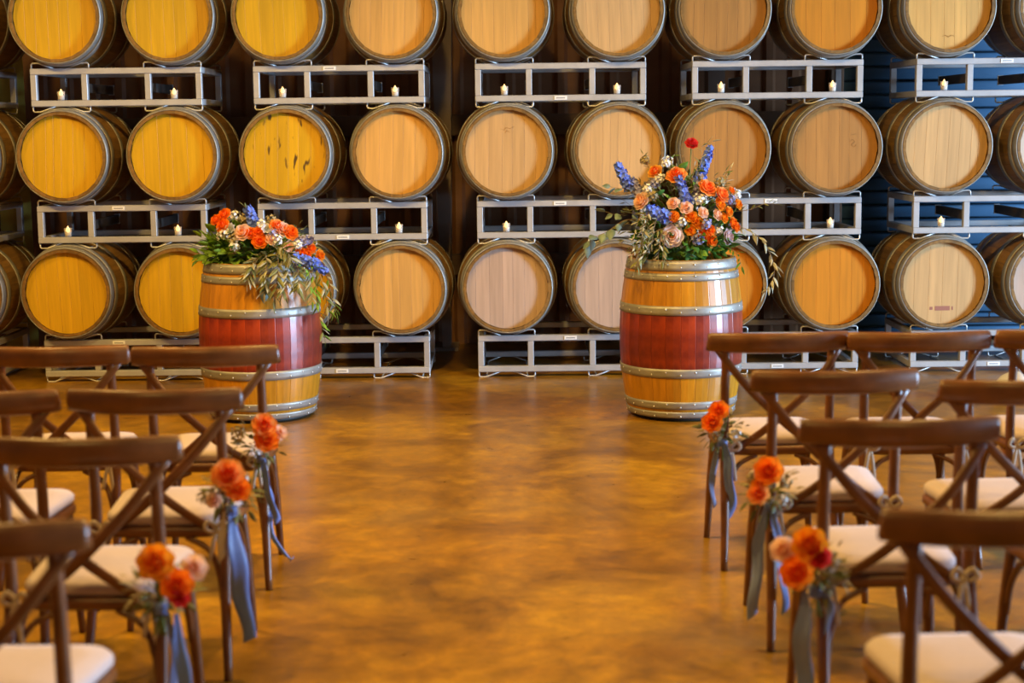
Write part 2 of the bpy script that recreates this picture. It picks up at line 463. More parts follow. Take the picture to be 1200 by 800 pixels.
def head_planks(R, n, seed, thick=.022):
    """meshes of the planks of a barrel head lying in local xy, grain along y, top face at z = 0"""
    rnd = random.Random(seed)
    ws = [rnd.uniform(.75, 1.3) for _ in range(n)]
    s = sum(ws); xs = [-R]
    for w in ws: xs.append(xs[-1] + 2 * R * w / s)
    out = []
    for i in range(n):
        a, b_ = xs[i] + .0003, xs[i + 1] - .0003
        k = 7
        poly = []
        for j in range(k):
            x = a + (b_ - a) * j / (k - 1); poly.append((x, math.sqrt(max(0, R * R - x * x))))
        for j in range(k - 1, -1, -1):
            x = a + (b_ - a) * j / (k - 1); poly.append((x, -math.sqrt(max(0, R * R - x * x))))
        m_ = len(poly); cx = (a + b_) / 2
        bev = .0010
        ins = [(cx + (x - cx) * (1 - 2 * bev / (b_ - a)), y * (1 - bev / R)) for x, y in poly]
        vs = [(x, y, 0) for x, y in ins] + [(x, y, -bev) for x, y in poly] + [(x, y, -thick) for x, y in poly]
        fs = [tuple(range(m_))[::-1], tuple(range(2 * m_, 3 * m_))]
        for q in range(2):
            for j in range(m_):
                j2 = (j + 1) % m_
                fs.append((q * m_ + j, q * m_ + j2, (q + 1) * m_ + j2, (q + 1) * m_ + j))
        out.append(MB().add(vs, fs).mesh('head_plank', HEADS['golden'], False))
    return out
LB, RH, RB = 0.95, 0.297, 0.347
NS = 24
HOOPS = [(.42, .472), (.355, .40), (.165, .215), (-.215, -.165), (-.40, -.355), (-.472, -.42)]
stave_mesh, hoop_meshes, r_rack = make_barrel_meshes(LB, RH, RB, NS, HOOPS, 'rack', M_STAVE)
HEADSETS = [head_planks(.276, n, s) for n, s in ((7, 1), (8, 2), (6, 3), (7, 4), (8, 5))]
back_head = one('rear_head', lathe([(.001, -.022), (.276, -.022), (.276, 0), (.001, 0)], 32), HEADS['brown'])
bung_mesh = one('bung', lathe([(.026, -.01), (.026, .008), (.020, .012), (.001, .012)], 14), HEADS['pale'])
def rack_barrel(x, y0, z, head, label, roll, variant):
    t = thing('oak_barrel', label, 'barrel', (x, y0 + LB / 2, z), (PI / 2, roll * 0, 0), 'oak barrels lying on the racks')
    for k in range(NS): put('stave', stave_mesh, t, rot=(0, 0, 2 * PI * k / NS + roll))
    for hm in hoop_meshes: put('hoop', hm, t)
    for pm in HEADSETS[variant]: put('head_plank', pm, t, (0, 0, LB / 2 - .036), (0, 0, roll), HEADS[head])
    put('rear_head', back_head, t, (0, 0, -LB / 2 + .058))
    return t

# ------------------------------------------------------------------ racks
TB = .040        # tube size
RW, RH_ = 1.135, .25
YR0, YR1 = 10.72, 11.43
H_C = .329       # barrel axis above the rack's top bar
PITCH = 2 * H_C + RH_
TOPS = [.286 + k * PITCH for k in range(3)]   # z of the top bars
CX = .3725       # barrel axes left and right of the rack's middle
rail_m = one('rail', box(-RW / 2, RW / 2, -.025, .025, 0, TB, .004), M_RACK, False)
post_m = one('post', box(-TB / 2, TB / 2, -.022, .022, TB, RH_ - TB, .003), M_RACK, False)
cross_m = one('cross_tube', box(-TB / 2, TB / 2, .022, YR1 - YR0 - .022, 0, TB, .003), M_RACK, False)
fork_m = one('fork_channel', box(-.016, .016, .02, YR1 - YR0 - .006, .004, .066, .003), mat('shaded fork channel steel', (0.07, 0.055, 0.045), 0.6, 0.2, grain=(9, 9, 9), dark=0.7), False)  # shade on the channel sides put into a darker steel colour
plate_m = one('channel_plate', box(-.020, .020, -.012, .0, 0, .07, .002), M_RACK, False)
wz = .035
cradle_pts = [(-.19, 0, -.004), (-.19, 0, wz - .008), (-.182, 0, wz), (-.145, 0, wz), (-.135, 0, wz - .002), (-.040, 0, -.003)]
mb = MB(); mb.add(*sweep(cradle_pts, .0055, n=6)); mb.add(*sweep([(-a, b_, c) for a, b_, c in cradle_pts], .0055, n=6))
mb.add(*sweep([(-.138, 0, wz - .001), (-.138, .71, wz - .001)], .0055, n=6)); mb.add(*sweep([(.138, 0, wz - .001), (.138, .71, wz - .001)], .0055, n=6))
mb.add(*sweep([(a, b_ + .71, c) for a, b_, c in cradle_pts], .0055, n=6)); mb.add(*sweep([(-a, b_ + .71, c) for a, b_, c in cradle_pts], .0055, n=6))
cradle_m = mb.mesh('cradle', M_WIRE)
tag_m = one('rack_tag', box(-.042, .042, -.004, 0, -.013, .013, .001), M_TAG, False)
tagp_m = one('tag_print', box(-.030, .030, -.0008, 0, -.004, .004), M_TAGP, False)
def rack(x, top, label, tags):
    t = thing('barrel_rack', label, 'rack', (x, YR0, top - RH_), group='galvanised two-barrel racks')
    for y in (0, YR1 - YR0):
        put('rail', rail_m, t, (0, y, RH_ - TB)); put('rail', rail_m, t, (0, y, 0))
        for px in ((-RW / 2 + TB / 2, -.21, .21, RW / 2 - TB / 2) if y == 0 else (-RW / 2 + TB / 2, RW / 2 - TB / 2)): put('post', post_m, t, (px, y, 0))
    for px in (-RW / 2 + TB / 2, RW / 2 - TB / 2):
        for z in (0, RH_ - TB): put('cross_tube', cross_m, t, (px, 0, z))
    for px in (-.21, .21): put('channel_plate', plate_m, put('fork_channel', fork_m, t, (px, 0, .085)), (0, YR1 - YR0 - .006, 0))
    for px in (-CX, CX):
        put('cradle', cradle_m, t, (px, 0, RH_))
        put('cradle', cradle_m, t, (px, 0, 0), (PI, 0, 0)).scale = (1, -1, 1)
    for tx, up in tags:
        p = put('rack_tag', tag_m, t, (tx, -.025, (RH_ - TB / 2) if up else TB / 2))
        put('tag_print', tagp_m, p, (0, -.004, 0))
    return t
STACKS = [-4.06, -2.605, -1.128, 0.338, 1.782, 3.270]
TIER = ['bottom', 'middle', 'top']
STN = ['cut off by the left edge', 'first full stack from the left', 'second stack from the left', 'third stack from the left, mid picture',
       'fourth stack from the left', 'rightmost stack at the right edge']
TAGS = {(1, 0): [(-.06, 1)], (2, 0): [(-.03, 0)], (3, 0): [(.06, 1)], (4, 0): [(.02, 0)], (5, 0): [(.0, 0)],
        (1, 1): [(-.02, 1)], (2, 1): [(.0, 0)], (3, 1): [(-.01, 1)], (4, 1): [(-.04, 1)],
        (2, 2): [(-.06, 1)], (3, 2): [(.0, 0)], (5, 2): [(.03, 1)]}
# head tints with the light put in, left to right, for tiers bottom, middle, top
TINTS = [['golden', 'golden', 'golden', 'golden', 'golden', 'goldpale', 'pink', 'pink', 'orange', 'orange', 'pale', 'pink'],
       ['golden', 'golden', 'golden', 'golden', 'stained', 'goldpale', 'pale', 'pale', 'brown', 'brown', 'pale', 'white'],
       ['golden', 'golden', 'golden', 'golden', 'golden', 'goldpale', 'goldpale', 'pale', 'brown', 'orange', 'goldpale', 'white']]
TINT_NAME = {'golden': 'golden-lit oak', 'stained': 'golden-lit oak', 'goldpale': 'honey-lit oak', 'pink': 'cool-lit pinkish oak', 'orange': 'deep orange-lit oak',
         'pale': 'cool-lit tan oak', 'brown': 'toasted brown oak', 'white': 'whitish oak'}
ORD = ['', 'first', 'second', 'third', 'fourth', 'fifth', 'sixth', 'seventh', 'eighth', 'ninth', 'tenth']
rnd = random.Random(3)
barrels = {}
for s, sx in enumerate(STACKS):
    for k in range(3):
        jx = rnd.uniform(-.004, .004)
        rack(sx + jx, TOPS[k], 'galvanised steel rack under the %s row of barrels, %s' % (TIER[k], STN[s]), TAGS.get((s, k), []))
        for j in (0, 1):
            c = 2 * s + j - 1          # 1..9 whole columns; 0 cut off at the left, 10 at the right
            tint = TINTS[k][2 * s + j]
            if c < 0: lab = 'outermost oak barrel left of the %s row, beyond the picture edge' % TIER[k]
            elif c == 0: lab = 'oak barrel cut off by the left picture edge in the %s row' % TIER[k]
            elif c == 10: lab = '%s barrel cut off by the right picture edge in the %s row' % (TINT_NAME[tint], TIER[k])
            else: lab = '%s barrel, %s whole one from the left in the %s row' % (TINT_NAME[tint], ORD[c], TIER[k])
            if tint == 'stained': lab = 'golden-lit oak barrel with dark drip stains on its head, middle row'
            bx_ = sx + jx + (CX if j else -CX) + rnd.uniform(-.012, .012)
            barrels[c, k] = rack_barrel(bx_, 10.60 + rnd.uniform(-.012, .012), TOPS[k] + H_C, tint, lab, rad(rnd.uniform(-2.5, 2.5)), rnd.randrange(5))
# stamp on a barrel head at the lower right, scribbles on two others
def marks(b_, name, strokes, m, w=.004):
    mb = MB()
    for st in strokes: mb.add(*sweep([(x, y, 0) for x, y in st], w, .0006, n=4, side=(0, 0, 1) if False else None))
    return put(name, mb.mesh(name, m, False), b_, (0, 0, LB / 2 - .0355))
mb = MB()
mb.add(*box(-.05, .05, -.185, -.155, 0, .0008)).add(*box(.062, .072, -.182, -.158, 0, .0008)).add(*box(-.085, -.065, -.18, -.16, 0, .0008))
put('stamp_mark', mb.mesh('stamp_mark', M_INK, False), barrels[9, 0], (0, 0, LB / 2 - .0356))
M_PENCIL = mat('pencil mark', (0.22, 0.11, 0.05), 0.8)
marks(barrels[8, 1], 'pencil_mark', [[(.09, .04), (.11, .055), (.125, .04), (.10, .02), (.12, .005), (.135, .02)], [(.095, .085), (.13, .09)]], M_PENCIL, .0016)
marks(barrels[5, 1], 'pencil_mark', [[(-.04, .15), (-.015, .14), (-.005, .16), (.02, .15), (.05, .165)], [(-.01, .12), (.0, .14), (.02, .125)]], M_PENCIL, .0016)
marks(barrels[9, 2], 'pencil_mark', [[(-.04, -.19), (-.02, -.18), (0, -.195), (.02, -.18), (.04, -.19)]], M_PENCIL, .003)

# ------------------------------------------------------------------ candles on the racks
glass_m = one('glass_cup', lathe([(.020, 0), (.022, .001), (.026, .060), (.0245, .060), (.0205, .006), (.001, .006)], 18), M_GLASS)
wax_m = one('wax', lathe([(.0195, 0), (.0215, .026), (.001, .024)], 14), M_WAX)
flame_m = one('flame', lathe([(.001, 0), (.010, .005), (.0150, .014), (.0125, .026), (.005, .038), (.0008, .046)], 10), M_FLAME)
for k, cols in ((2, (1, 2, 3, 4, 5, 6, 7, 8, 9)), (1, (1, 2, 4, 5, 8, 9))):
    for c in cols:
        s = (c + 1) // 2; j = (c + 1) % 2
        x = STACKS[s] + (CX if j else -CX) + rnd.uniform(-.008, .008)
        t = thing('votive_candle', 'lit votive candle in the %s rack, under the %s whole barrel of the %s row' % (TIER[k], ORD[c], TIER[k]), 'candle',
                  (x, YR0, TOPS[k] - RH_ + TB), group='votive candles on the racks')
        put('glass_cup', glass_m, t); put('wax', wax_m, t, (0, 0, .0065)); put('flame', flame_m, t, (0, 0, .029))

# ------------------------------------------------------------------ the two upright display barrels
DL, DRH, DRB = .905, .309, .360
M_DST = mat('varnished barrel stave', (0.62, 0.26, 0.010), 0.36, grain=(30, 30, 2.0), dark=0.66, rand=0.22, coat=0.25)
N, L, b = nodes_of(M_DST)
src = b.inputs['Base Color'].links[0].from_socket
tc = N.new('ShaderNodeTexCoord'); sp = N.new('ShaderNodeSeparateXYZ'); L.new(tc.outputs['Object'], sp.inputs[0])
ab = N.new('ShaderNodeMath'); ab.operation = 'ABSOLUTE'; L.new(sp.outputs['Z'], ab.inputs[0])
lt = N.new('ShaderNodeMath'); lt.operation = 'LESS_THAN'; lt.inputs[1].default_value = .19; L.new(ab.outputs[0], lt.inputs[0])
nz = N.new('ShaderNodeTexNoise'); nz.inputs['Scale'].default_value = 7; nz.inputs['Detail'].default_value = 5
L.new(tc.outputs['Object'], nz.inputs['Vector'])
wr = N.new('ShaderNodeValToRGB'); wr.color_ramp.elements[0].position = .35; wr.color_ramp.elements[1].position = .7
wr.color_ramp.elements[0].color = (0.15, 0.011, 0.004, 1); wr.color_ramp.elements[1].color = (0.42, 0.048, 0.008, 1)
L.new(nz.outputs['Fac'], wr.inputs[0])
oi = N.new('ShaderNodeObjectInfo'); mr = N.new('ShaderNodeMapRange'); mr.inputs['To Min'].default_value = .7; mr.inputs['To Max'].default_value = 1.15
L.new(oi.outputs['Random'], mr.inputs[0])
hs = N.new('ShaderNodeHueSaturation'); L.new(wr.outputs[0], hs.inputs['Color']); L.new(mr.outputs[0], hs.inputs['Value'])
mx = N.new('ShaderNodeMixRGB'); L.new(lt.outputs[0], mx.inputs[0]); L.new(src, mx.inputs[1]); L.new(hs.outputs[0], mx.inputs[2])
L.new(mx.outputs[0], b.inputs['Base Color'])
DH = [(.395, .4505), (.338, .380), (.145, .197), (-.215, -.163), (-.400, -.355), (-.4505, -.415)]
dstave, dhoops, r_disp = make_barrel_meshes(DL, DRH, DRB, 26, DH, 'display', M_DST)
dhead = head_planks(.288, 7, 11)
M_RIVET = mat('bright rivet', (0.80, 0.78, 0.72), 0.3, 0.6)
rivets = []
for (z0, z1) in DH:
    zc = (z0 + z1) / 2; mb = MB()
    for k in range(26):
        a = 2 * PI * (k + .5) / 26
        rr = r_disp(zc) + .0045
        M = Matrix.Rotation(a, 4, 'Z') @ Matrix.Translation((rr, 0, zc + (.008 if k % 2 else -.008))) @ Matrix.Rotation(PI / 2, 4, 'Y')
        mb.add(*lathe([(.0055, 0), (.004, .0025), (.0005, .003)], 8), mat=M)
    rivets.append(mb.mesh('rivets', M_RIVET))
base_m = one('shadow_base', lathe([(.27, 0), (.28, .003), (.28, .022), (.001, .022)], 36), M_BASE)  # dark disc put in the shadow gap under the barrel
def display_barrel(x, y, rz, label):
    t = thing('display_barrel', label, 'barrel', (x, y, 0), (0, 0, rz), 'upright display barrels')
    zc = .022 + DL / 2
    for k in range(26): put('stave', dstave, t, (0, 0, zc), (0, 0, 2 * PI * k / 26))
    for hm, rv in zip(dhoops, rivets):
        h = put('hoop', hm, t, (0, 0, zc)); v = put('rivets', rv, h); v['kind'] = 'stuff'
    for pm in dhead: put('head_plank', pm, t, (0, 0, .022 + DL - .036), (0, 0, .3), HEADS['goldpale'])
    put('shadow_base', base_m, t)
    return t
DBL = (-1.490, 9.37); DBR = (0.993, 9.28)
display_barrel(*DBL, 0.4, 'upright varnished barrel with wine-red band, left of the aisle')
display_barrel(*DBR, 1.1, 'upright varnished barrel with wine-red band, right of the aisle')
ZTOP = .022 + DL - .036     # top of the head boards

# ------------------------------------------------------------------ flowers and leaves
def petal_shape(w, h, cup, curl, nu=5, nv=4):
    """one petal rising along +z from the origin, hollow towards -y"""
    vs = []; fs = []
    for j in range(nv + 1):
        v = j / nv
        ww = w * (math.sin(PI * min(1, v * .62 + .16)) ** .8) * (1 if v < .95 else .72)
        for i in range(nu + 1):
            u = i / nu * 2 - 1
            x = ww * u
            y = cup * (1 - u * u) * math.sin(PI * (v * .8 + .1)) + curl * v ** 3
            vs.append((x, y, h * v * (1 - .10 * u * u * v)))
    for j in range(nv):
        for i in range(nu):
            a = j * (nu + 1) + i
            fs.append((a, a + 1, a + nu + 2, a + nu + 1))
    return vs, fs
def rose_mesh(name, m, rings=((4, .12, .55, 8), (5, .30, .60, 20), (6, .50, .62, 38), (7, .66, .60, 62)), seed=0):
    """unit rose of radius ~1, opening towards +z"""
    rn = random.Random(seed); mb = MB()
    for n, rr, hh, tilt in rings:
        for k in range(n):
            a = 2 * PI * (k + rn.uniform(-.12, .12)) / n + rr * 5
            M = (Matrix.Rotation(a, 4, 'Z') @ Matrix.Translation((0, rr * .55, -.30 + .12 * (1 - rr)))
                 @ Matrix.Rotation(rad(-tilt + rn.uniform(-5, 5)), 4, 'X'))
            mb.add(*petal_shape(.28 + rr * .42, .62 + hh * .30, .16 + .05 * rr, .10 + .14 * rr), mat=M)
    mb.add(*lathe([(.02, -.42), (.22, -.36), (.36, -.22), (.30, -.05), (.10, .10), (.01, .12)], 10))
    return mb.mesh(name, m)
def pompom_mesh(name, m, seed=0):
    rn = random.Random(seed); mb = MB()
    for k in range(60):
        z = 1 - 1.7 * (k + .5) / 60; a = k * 2.39996
        q = math.sqrt(max(0, 1 - z * z))
        d = Vector((q * math.cos(a), q * math.sin(a), z))
        M = Matrix.Translation(d * .45) @ d.to_track_quat('Z', 'Y').to_matrix().to_4x4()
        mb.add(*petal_shape(.20, .5, .07, .05, 2, 2), mat=M)
    mb.add(*lathe([(.01, -.5), (.35, -.35), (.5, 0), (.35, .35), (.01, .5)], 10))
    return mb.mesh(name, m)
def anemone_mesh(name, m, seed=0):
    rn = random.Random(seed); mb = MB()
    for k in range(9):
        a = 2 * PI * k / 9
        M = Matrix.Rotation(a, 4, 'Z') @ Matrix.Rotation(rad(-68 + rn.uniform(-8, 8) + 8 * (k % 2)), 4, 'X')
        mb.add(*petal_shape(.32, .98, .12, .05, 3, 3), mat=M)
    mb.add(*lathe([(.2, -.05), (.24, .05), (.16, .16), (.02, .2)], 10))
    return mb.mesh(name, m)
ROSE = [rose_mesh('rose', PET['org'], seed=i) for i in range(3)]
POM = pompom_mesh('marigold', PET['ball']); ANEM = anemone_mesh('anemone', PET['white'])
def floret(mb, M, r, rn):
    for k in range(5):
        A = M @ Matrix.Rotation(2 * PI * k / 5, 4, 'Z') @ Matrix.Rotation(rad(rn.uniform(-82, -48)), 4, 'X')
        mb.add([(0, 0, 0), (-r * .42, .0, r * .55), (0, r * .1, r), (r * .42, 0, r * .55)], [(0, 3, 2, 1)], mat=A)
def spike_mesh(name, m, length, width, n, seed):
    """delphinium spike along +z"""
    rn = random.Random(seed); mb = MB()
    mb.add(*sweep([(0, 0, -.04), (0, 0, length)], [.003, .002], n=5))
    for k in range(n):
        v = (k + .5) / n; a = k * 2.39996
        w = width * (1 - .5 * v) * rn.uniform(.45, 1.0)
        d = Vector((math.cos(a), math.sin(a), .25)).normalized()
        M = Matrix.Translation(Vector((d.x * w, d.y * w, length * v))) @ d.to_track_quat('Z', 'Y').to_matrix().to_4x4()
        floret(mb, M, .027 * (1 - .3 * v) * rn.uniform(.8, 1.15), rn)
    return mb.mesh(name, m, False)
def cluster_mesh(name, m, R, n, fr, seed, stem=True):
    """rounded cluster of small florets around the origin, facing all round"""
    rn = random.Random(seed); mb = MB()
    for k in range(n):
        z = 1 - 1.8 * (k + .5) / n; a = k * 2.39996
        q = math.sqrt(max(0, 1 - z * z))
        d = Vector((q * math.cos(a), q * math.sin(a), z))
        M = Matrix.Translation(d * R * rn.uniform(.55, 1.35)) @ d.to_track_quat('Z', 'Y').to_matrix().to_4x4()
        floret(mb, M, fr * rn.uniform(.8, 1.2), rn)
    for k in range(0, n, 2):
        z = 1 - 1.8 * (k + .5) / n; a = k * 2.39996; q = math.sqrt(max(0, 1 - z * z))
        mb.add(*sweep([(0, 0, -R), (q * math.cos(a) * R * .8, q * math.sin(a) * R * .8, z * R * .8)], .001, n=3))
    return mb.mesh(name, m, False)
def leaf_shape(l, w, fold=.25, droop=.15, n=5):
    """leaf along +y with a folded midrib and real thickness"""
    vs = []; fs = []
    for j in range(n + 1):
        v = j / n
        ww = w * math.sin(PI * (v ** .8)) + .0004
        z = -droop * l * v * v
        for t in (0, -.0007):
            vs += [(-ww, l * v, z + ww * fold + t), (0, l * v, z + t), (ww, l * v, z + ww * fold + t)]
    for j in range(n):
        a = j * 6; c = a + 6
        fs += [(a, a + 1, c + 1, c), (a + 1, a + 2, c + 2, c + 1), (a + 4, a + 3, c + 3, c + 4), (a + 5, a + 4, c + 4, c + 5)]
        fs += [(a + 3, a, c, c + 3), (a + 2, a + 5, c + 5, c + 2)]
    return vs, fs
OLEAF = one('leaf', leaf_shape(.060, .0075), LEAFC['olive'])
ELEAF = one('leaf', leaf_shape(.060, .024, .12, .1), LEAFC['euc'])
BLEAF = one('leaf', leaf_shape(.090, .034, .2, .25), LEAFC['mid'])
def face(d, spin=0.0):
    return (Vector(d).to_track_quat('Z', 'Y').to_matrix() @ Matrix.Rotation(spin, 3, 'Z')).to_euler()
def facey(d, roll=0.0):
    return (Vector(d).to_track_quat('Y', 'Z').to_matrix() @ Matrix.Rotation(roll, 3, 'Y')).to_euler()
def flower(kind, t, p, r, d, rn):
    col = PET[kind]
    if kind == 'ball': return put('marigold', POM, t, p, face(d, rn.uniform(0, 6)), scale=r * 1.05)
    if kind == 'white': return put('anemone', ANEM, t, p, face(d, rn.uniform(0, 6)), scale=r * 1.05)
    return put('rose', ROSE[rn.randrange(3)], t, p, face(d, rn.uniform(0, 6)), mat=col, scale=r * 1.0)
def branch(name, t, pts, leaf, lmats, n, rn, size=1.0, stem=.0022, spread=.8):
    P = catmull(pts, 6)
    br = put(name, one('stem', sweep(P, [stem, stem * .5], n=5), M_TWIG), t)
    for k in range(n):
        v = (k + 1) / n * (len(P) - 1); i = min(int(v), len(P) - 2)
        p = P[i].lerp(P[i + 1], v - i); tan = (P[i + 1] - P[i]).normalized()
        s = Vector((rn.uniform(-1, 1), rn.uniform(-1, .4), rn.uniform(-.6, .6))); s = (s - tan * s.dot(tan)).normalized()
        d = (tan * .7 + s * spread) if k < n - 1 else tan
        put('leaf', leaf, br, p, facey(d, rn.uniform(-.8, .8)), mat=lmats[rn.randrange(len(lmats))], scale=size * rn.uniform(.75, 1.2))
    return br
def foliage(t, name, m, n, cx, cz, rx, ry, rz, lo, hi, wr, rn, zmin=-9):
    """many small leaves in one mass, too many to count"""
    mb = MB()
    for k in range(n):
        d = Vector((rn.gauss(0, 1), -abs(rn.gauss(0, 1)) if rn.random() < .75 else abs(rn.gauss(0, 1)), rn.gauss(0, 1))).normalized()
        q = rn.uniform(.45, 1.0)
        p = Vector((cx + d.x * rx * q, d.y * ry * q, cz + d.z * rz * q))
        if p.z < zmin: p.z = zmin + rn.uniform(0, .03)
        dd = (d + Vector((rn.uniform(-.6, .6), rn.uniform(-.6, .2), rn.uniform(-.2, .9)))).normalized()
        l = rn.uniform(lo, hi)
        M = Matrix.Translation(p) @ (dd.to_track_quat('Y', 'Z').to_matrix() @ Matrix.Rotation(rn.uniform(-1, 1), 3, 'Y')).to_4x4()
        mb.add(*leaf_shape(l, l * wr, .2, .2, 3), mat=M)
    o = put(name, mb.mesh(name, m), t); o['kind'] = 'stuff'
    return o
bowl_m = one('bowl', lathe([(.10, 0), (.15, .03), (.16, .07), (.15, .07), (.14, .035), (.001, .02)], 24), LEAFC['dark'])
DZ = .036      # flower heights below are measured from the barrel's rim

RF = [('red',0.055,-0.037,0.657,0.035), ('yel',-0.169,-0.149,0.502,0.042), ('ored',-0.050,-0.193,0.483,0.055), ('ored',0.129,-0.210,0.408,0.052), ('ored',0.214,-0.192,0.368,0.047), ('peach',-0.251,-0.182,0.336,0.050), ('peach',-0.072,-0.243,0.323,0.035), ('peach',0.000,-0.251,0.299,0.037), ('ball',-0.070,-0.253,0.246,0.037), ('yor',0.030,-0.256,0.249,0.035), ('yor',0.075,-0.255,0.209,0.035), ('yor',0.025,-0.259,0.169,0.030), ('yor',0.055,-0.256,0.224,0.030), ('peach',0.100,-0.247,0.269,0.032), ('peach',0.184,-0.227,0.254,0.032), ('yor',0.201,-0.212,0.313,0.037), ('yor',0.254,-0.195,0.269,0.030), ('yor',0.313,-0.144,0.308,0.032), ('yor',0.224,-0.213,0.234,0.030), ('org',0.279,-0.186,0.204,0.032), ('org',0.299,-0.173,0.179,0.030), ('org',0.100,-0.251,0.144,0.032), ('org',0.144,-0.242,0.169,0.030), ('org',0.152,-0.237,0.107,0.037), ('pink',-0.080,-0.254,0.139,0.060), ('lilac',0.249,-0.201,0.124,0.042), ('org',0.274,-0.149,0.388,0.022)]
LF = [('org',-0.211,-0.182,0.251,0.033), ('org',-0.161,-0.176,0.281,0.038), ('org',-0.166,-0.214,0.221,0.040), ('white',-0.116,-0.235,0.196,0.040), ('peach',-0.045,-0.248,0.181,0.048), ('org',0.003,-0.251,0.176,0.035), ('org',0.053,-0.261,0.131,0.043), ('org',0.045,-0.248,0.181,0.033), ('white',0.090,-0.238,0.196,0.035), ('ored',0.151,-0.222,0.211,0.043), ('peach',0.186,-0.220,0.196,0.040), ('org',0.229,-0.215,0.176,0.043), ('peach',0.123,-0.251,0.141,0.035), ('org',0.281,-0.219,0.060,0.035), ('org',0.342,-0.188,0.080,0.030), ('yor',0.387,-0.159,0.035,0.033), ('org',0.256,-0.227,0.025,0.025), ('org',0.317,-0.203,0.050,0.030), ('peach',0.216,-0.238,0.095,0.030)]
def stems(t, flowers, root, rn):
    mb = MB()
    for k, x, y, z, r in flowers:
        e = Vector((x, y + .02, z + DZ - r * .3)); s = Vector((root[0] + x * .25, y * .25, .04))
        mid = (e + s) / 2 + Vector((x * .12, .03, .02))
        mb.add(*sweep(catmull([s, mid, e], 4), [.004, .003], n=5))
    o = put('stems', mb.mesh('stems', M_STEM), t); o['kind'] = 'stuff'
def arrangement_right():
    rn = random.Random(21)
    t = thing('flower_arrangement', 'tall mixed flower arrangement standing on the right upright barrel', 'flowers', (DBR[0], DBR[1], ZTOP), group='flower arrangements on upright barrels')
    put('bowl', bowl_m, t)
    stems(t, RF, (0, 0), rn)
    for k, x, y, z, r in RF:
        d = Vector((x * 1.6, -.30, (z - .20) * .9 + .10)).normalized()
        if k == 'red': d = Vector((.05, -.75, .65))
        if k == 'pink': d = Vector((-.15, -1, .1))
        flower(k, t, (x, y, z + DZ), r, d, rn)
    for (a, b_, w, n, m) in (((-.31, -.12, .405), (-.385, -.15, .545), .036, 46, M_BLUE), ((.095, -.06, .44), (.155, -.08, .635), .034, 56, M_BLUE),
                             ((.015, -.20, .32), (-.045, -.22, .475), .036, 46, M_BLUE), ((-.10, -.23, .235), (-.215, -.27, .295), .046, 46, M_BLUE),
                             ((-.25, -.12, .37), (-.30, -.14, .46), .028, 26, M_LILB), ((.07, -.14, .36), (.10, -.16, .47), .026, 26, M_LILB)):
        a = Vector(a) + Vector((0, 0, DZ)); b_ = Vector(b_) + Vector((0, 0, DZ)); d = b_ - a
        put('delphinium', spike_mesh('delphinium', m, d.length, w, n, rn.randrange(999)), t, a, face(d))
    for (x, y, z, R, m) in ((.09, -.22, .34, .034, M_FILL), (-.03, -.25, .22, .034, M_FILL), (.07, -.26, .12, .036, M_LILB), (-.21, -.17, .40, .032, M_FILL), (-.17, -.17, .43, .025, M_LILB),
                            (-.10, -.17, .55, .028, M_FILL), (.20, -.14, .43, .026, M_DRY), (.11, -.25, .20, .028, M_LILB), (-.18, -.2, .36, .028, M_DRY), (.30, -.12, .36, .024, M_FILL),
                            (-.22, -.1, .56, .02, M_DRY), (.26, -.16, .33, .022, M_LILB), (-.14, -.18, .46, .022, M_FILL), (.19, -.2, .16, .02, M_FILL)):
        put('filler_blossom', cluster_mesh('filler_blossom', m, R, 26, .013, rn.randrange(999)), t, (x, y, z + DZ))
    foliage(t, 'dark_foliage', LEAFC['dark'], 260, .02, .14, 0.29, .27, .16, .05, .09, .27, rn, .03)
    foliage(t, 'green_foliage', LEAFC['mid'], 260, .0, .22, .30, .25, .28, .035, .07, .24, rn, .03)
    foliage(t, 'olive_foliage', LEAFC['olive'], 520, -.03, .26, .34, .28, .33, .03, .06, .15, rn, .04)
    foliage(t, 'silver_foliage', LEAFC['pale'], 150, -.06, .25, .32, .27, .30, .02, .045, .16, rn, .04)
    eu = [LEAFC['euc']]
    branch('eucalyptus_branch', t, [(-.20, -.12, .27), (-.30, -.14, .30), (-.38, -.15, .29), (-.45, -.16, .31)], ELEAF, eu, 5, rn, 1.1)
    branch('eucalyptus_branch', t, [(-.20, -.14, .26), (-.34, -.18, .26), (-.44, -.20, .20), (-.53, -.21, .16), (-.545, -.21, .12)], ELEAF, eu, 9, rn, 1.1)
    branch('eucalyptus_branch', t, [(-.2, -.1, .42), (-.28, -.12, .45), (-.36, -.14, .44), (-.42, -.14, .45)], ELEAF, eu, 6, rn, .9)
    op = [LEAFC['pale'], LEAFC['olive'], LEAFC['pale']]
    branch('olive_branch', t, [(-.10, -.22, .22), (-.2, -.28, .19), (-.28, -.30, .14), (-.32, -.31, .06)], OLEAF, op, 16, rn, .95)
    branch('olive_branch', t, [(-.12, -.22, .20), (-.20, -.30, .14), (-.255, -.33, .06), (-.29, -.34, .00)], OLEAF, op, 14, rn, .95)
    branch('olive_branch', t, [(-.16, -.2, .27), (-.22, -.26, .26), (-.24, -.30, .20), (-.25, -.32, .12)], OLEAF, op, 14, rn, .95)
    for q in range(7):
        x0 = rn.uniform(-.30, -.05); z0 = rn.uniform(.10, .30)
        branch('olive_branch', t, [(x0 * .6, -.18, z0), (x0 * .9, -.27, z0 + .01), (x0 * 1.05, -.31, z0 - .06), (x0 * 1.1, -.32, z0 - .13)], OLEAF, op, 11, rn, .8)
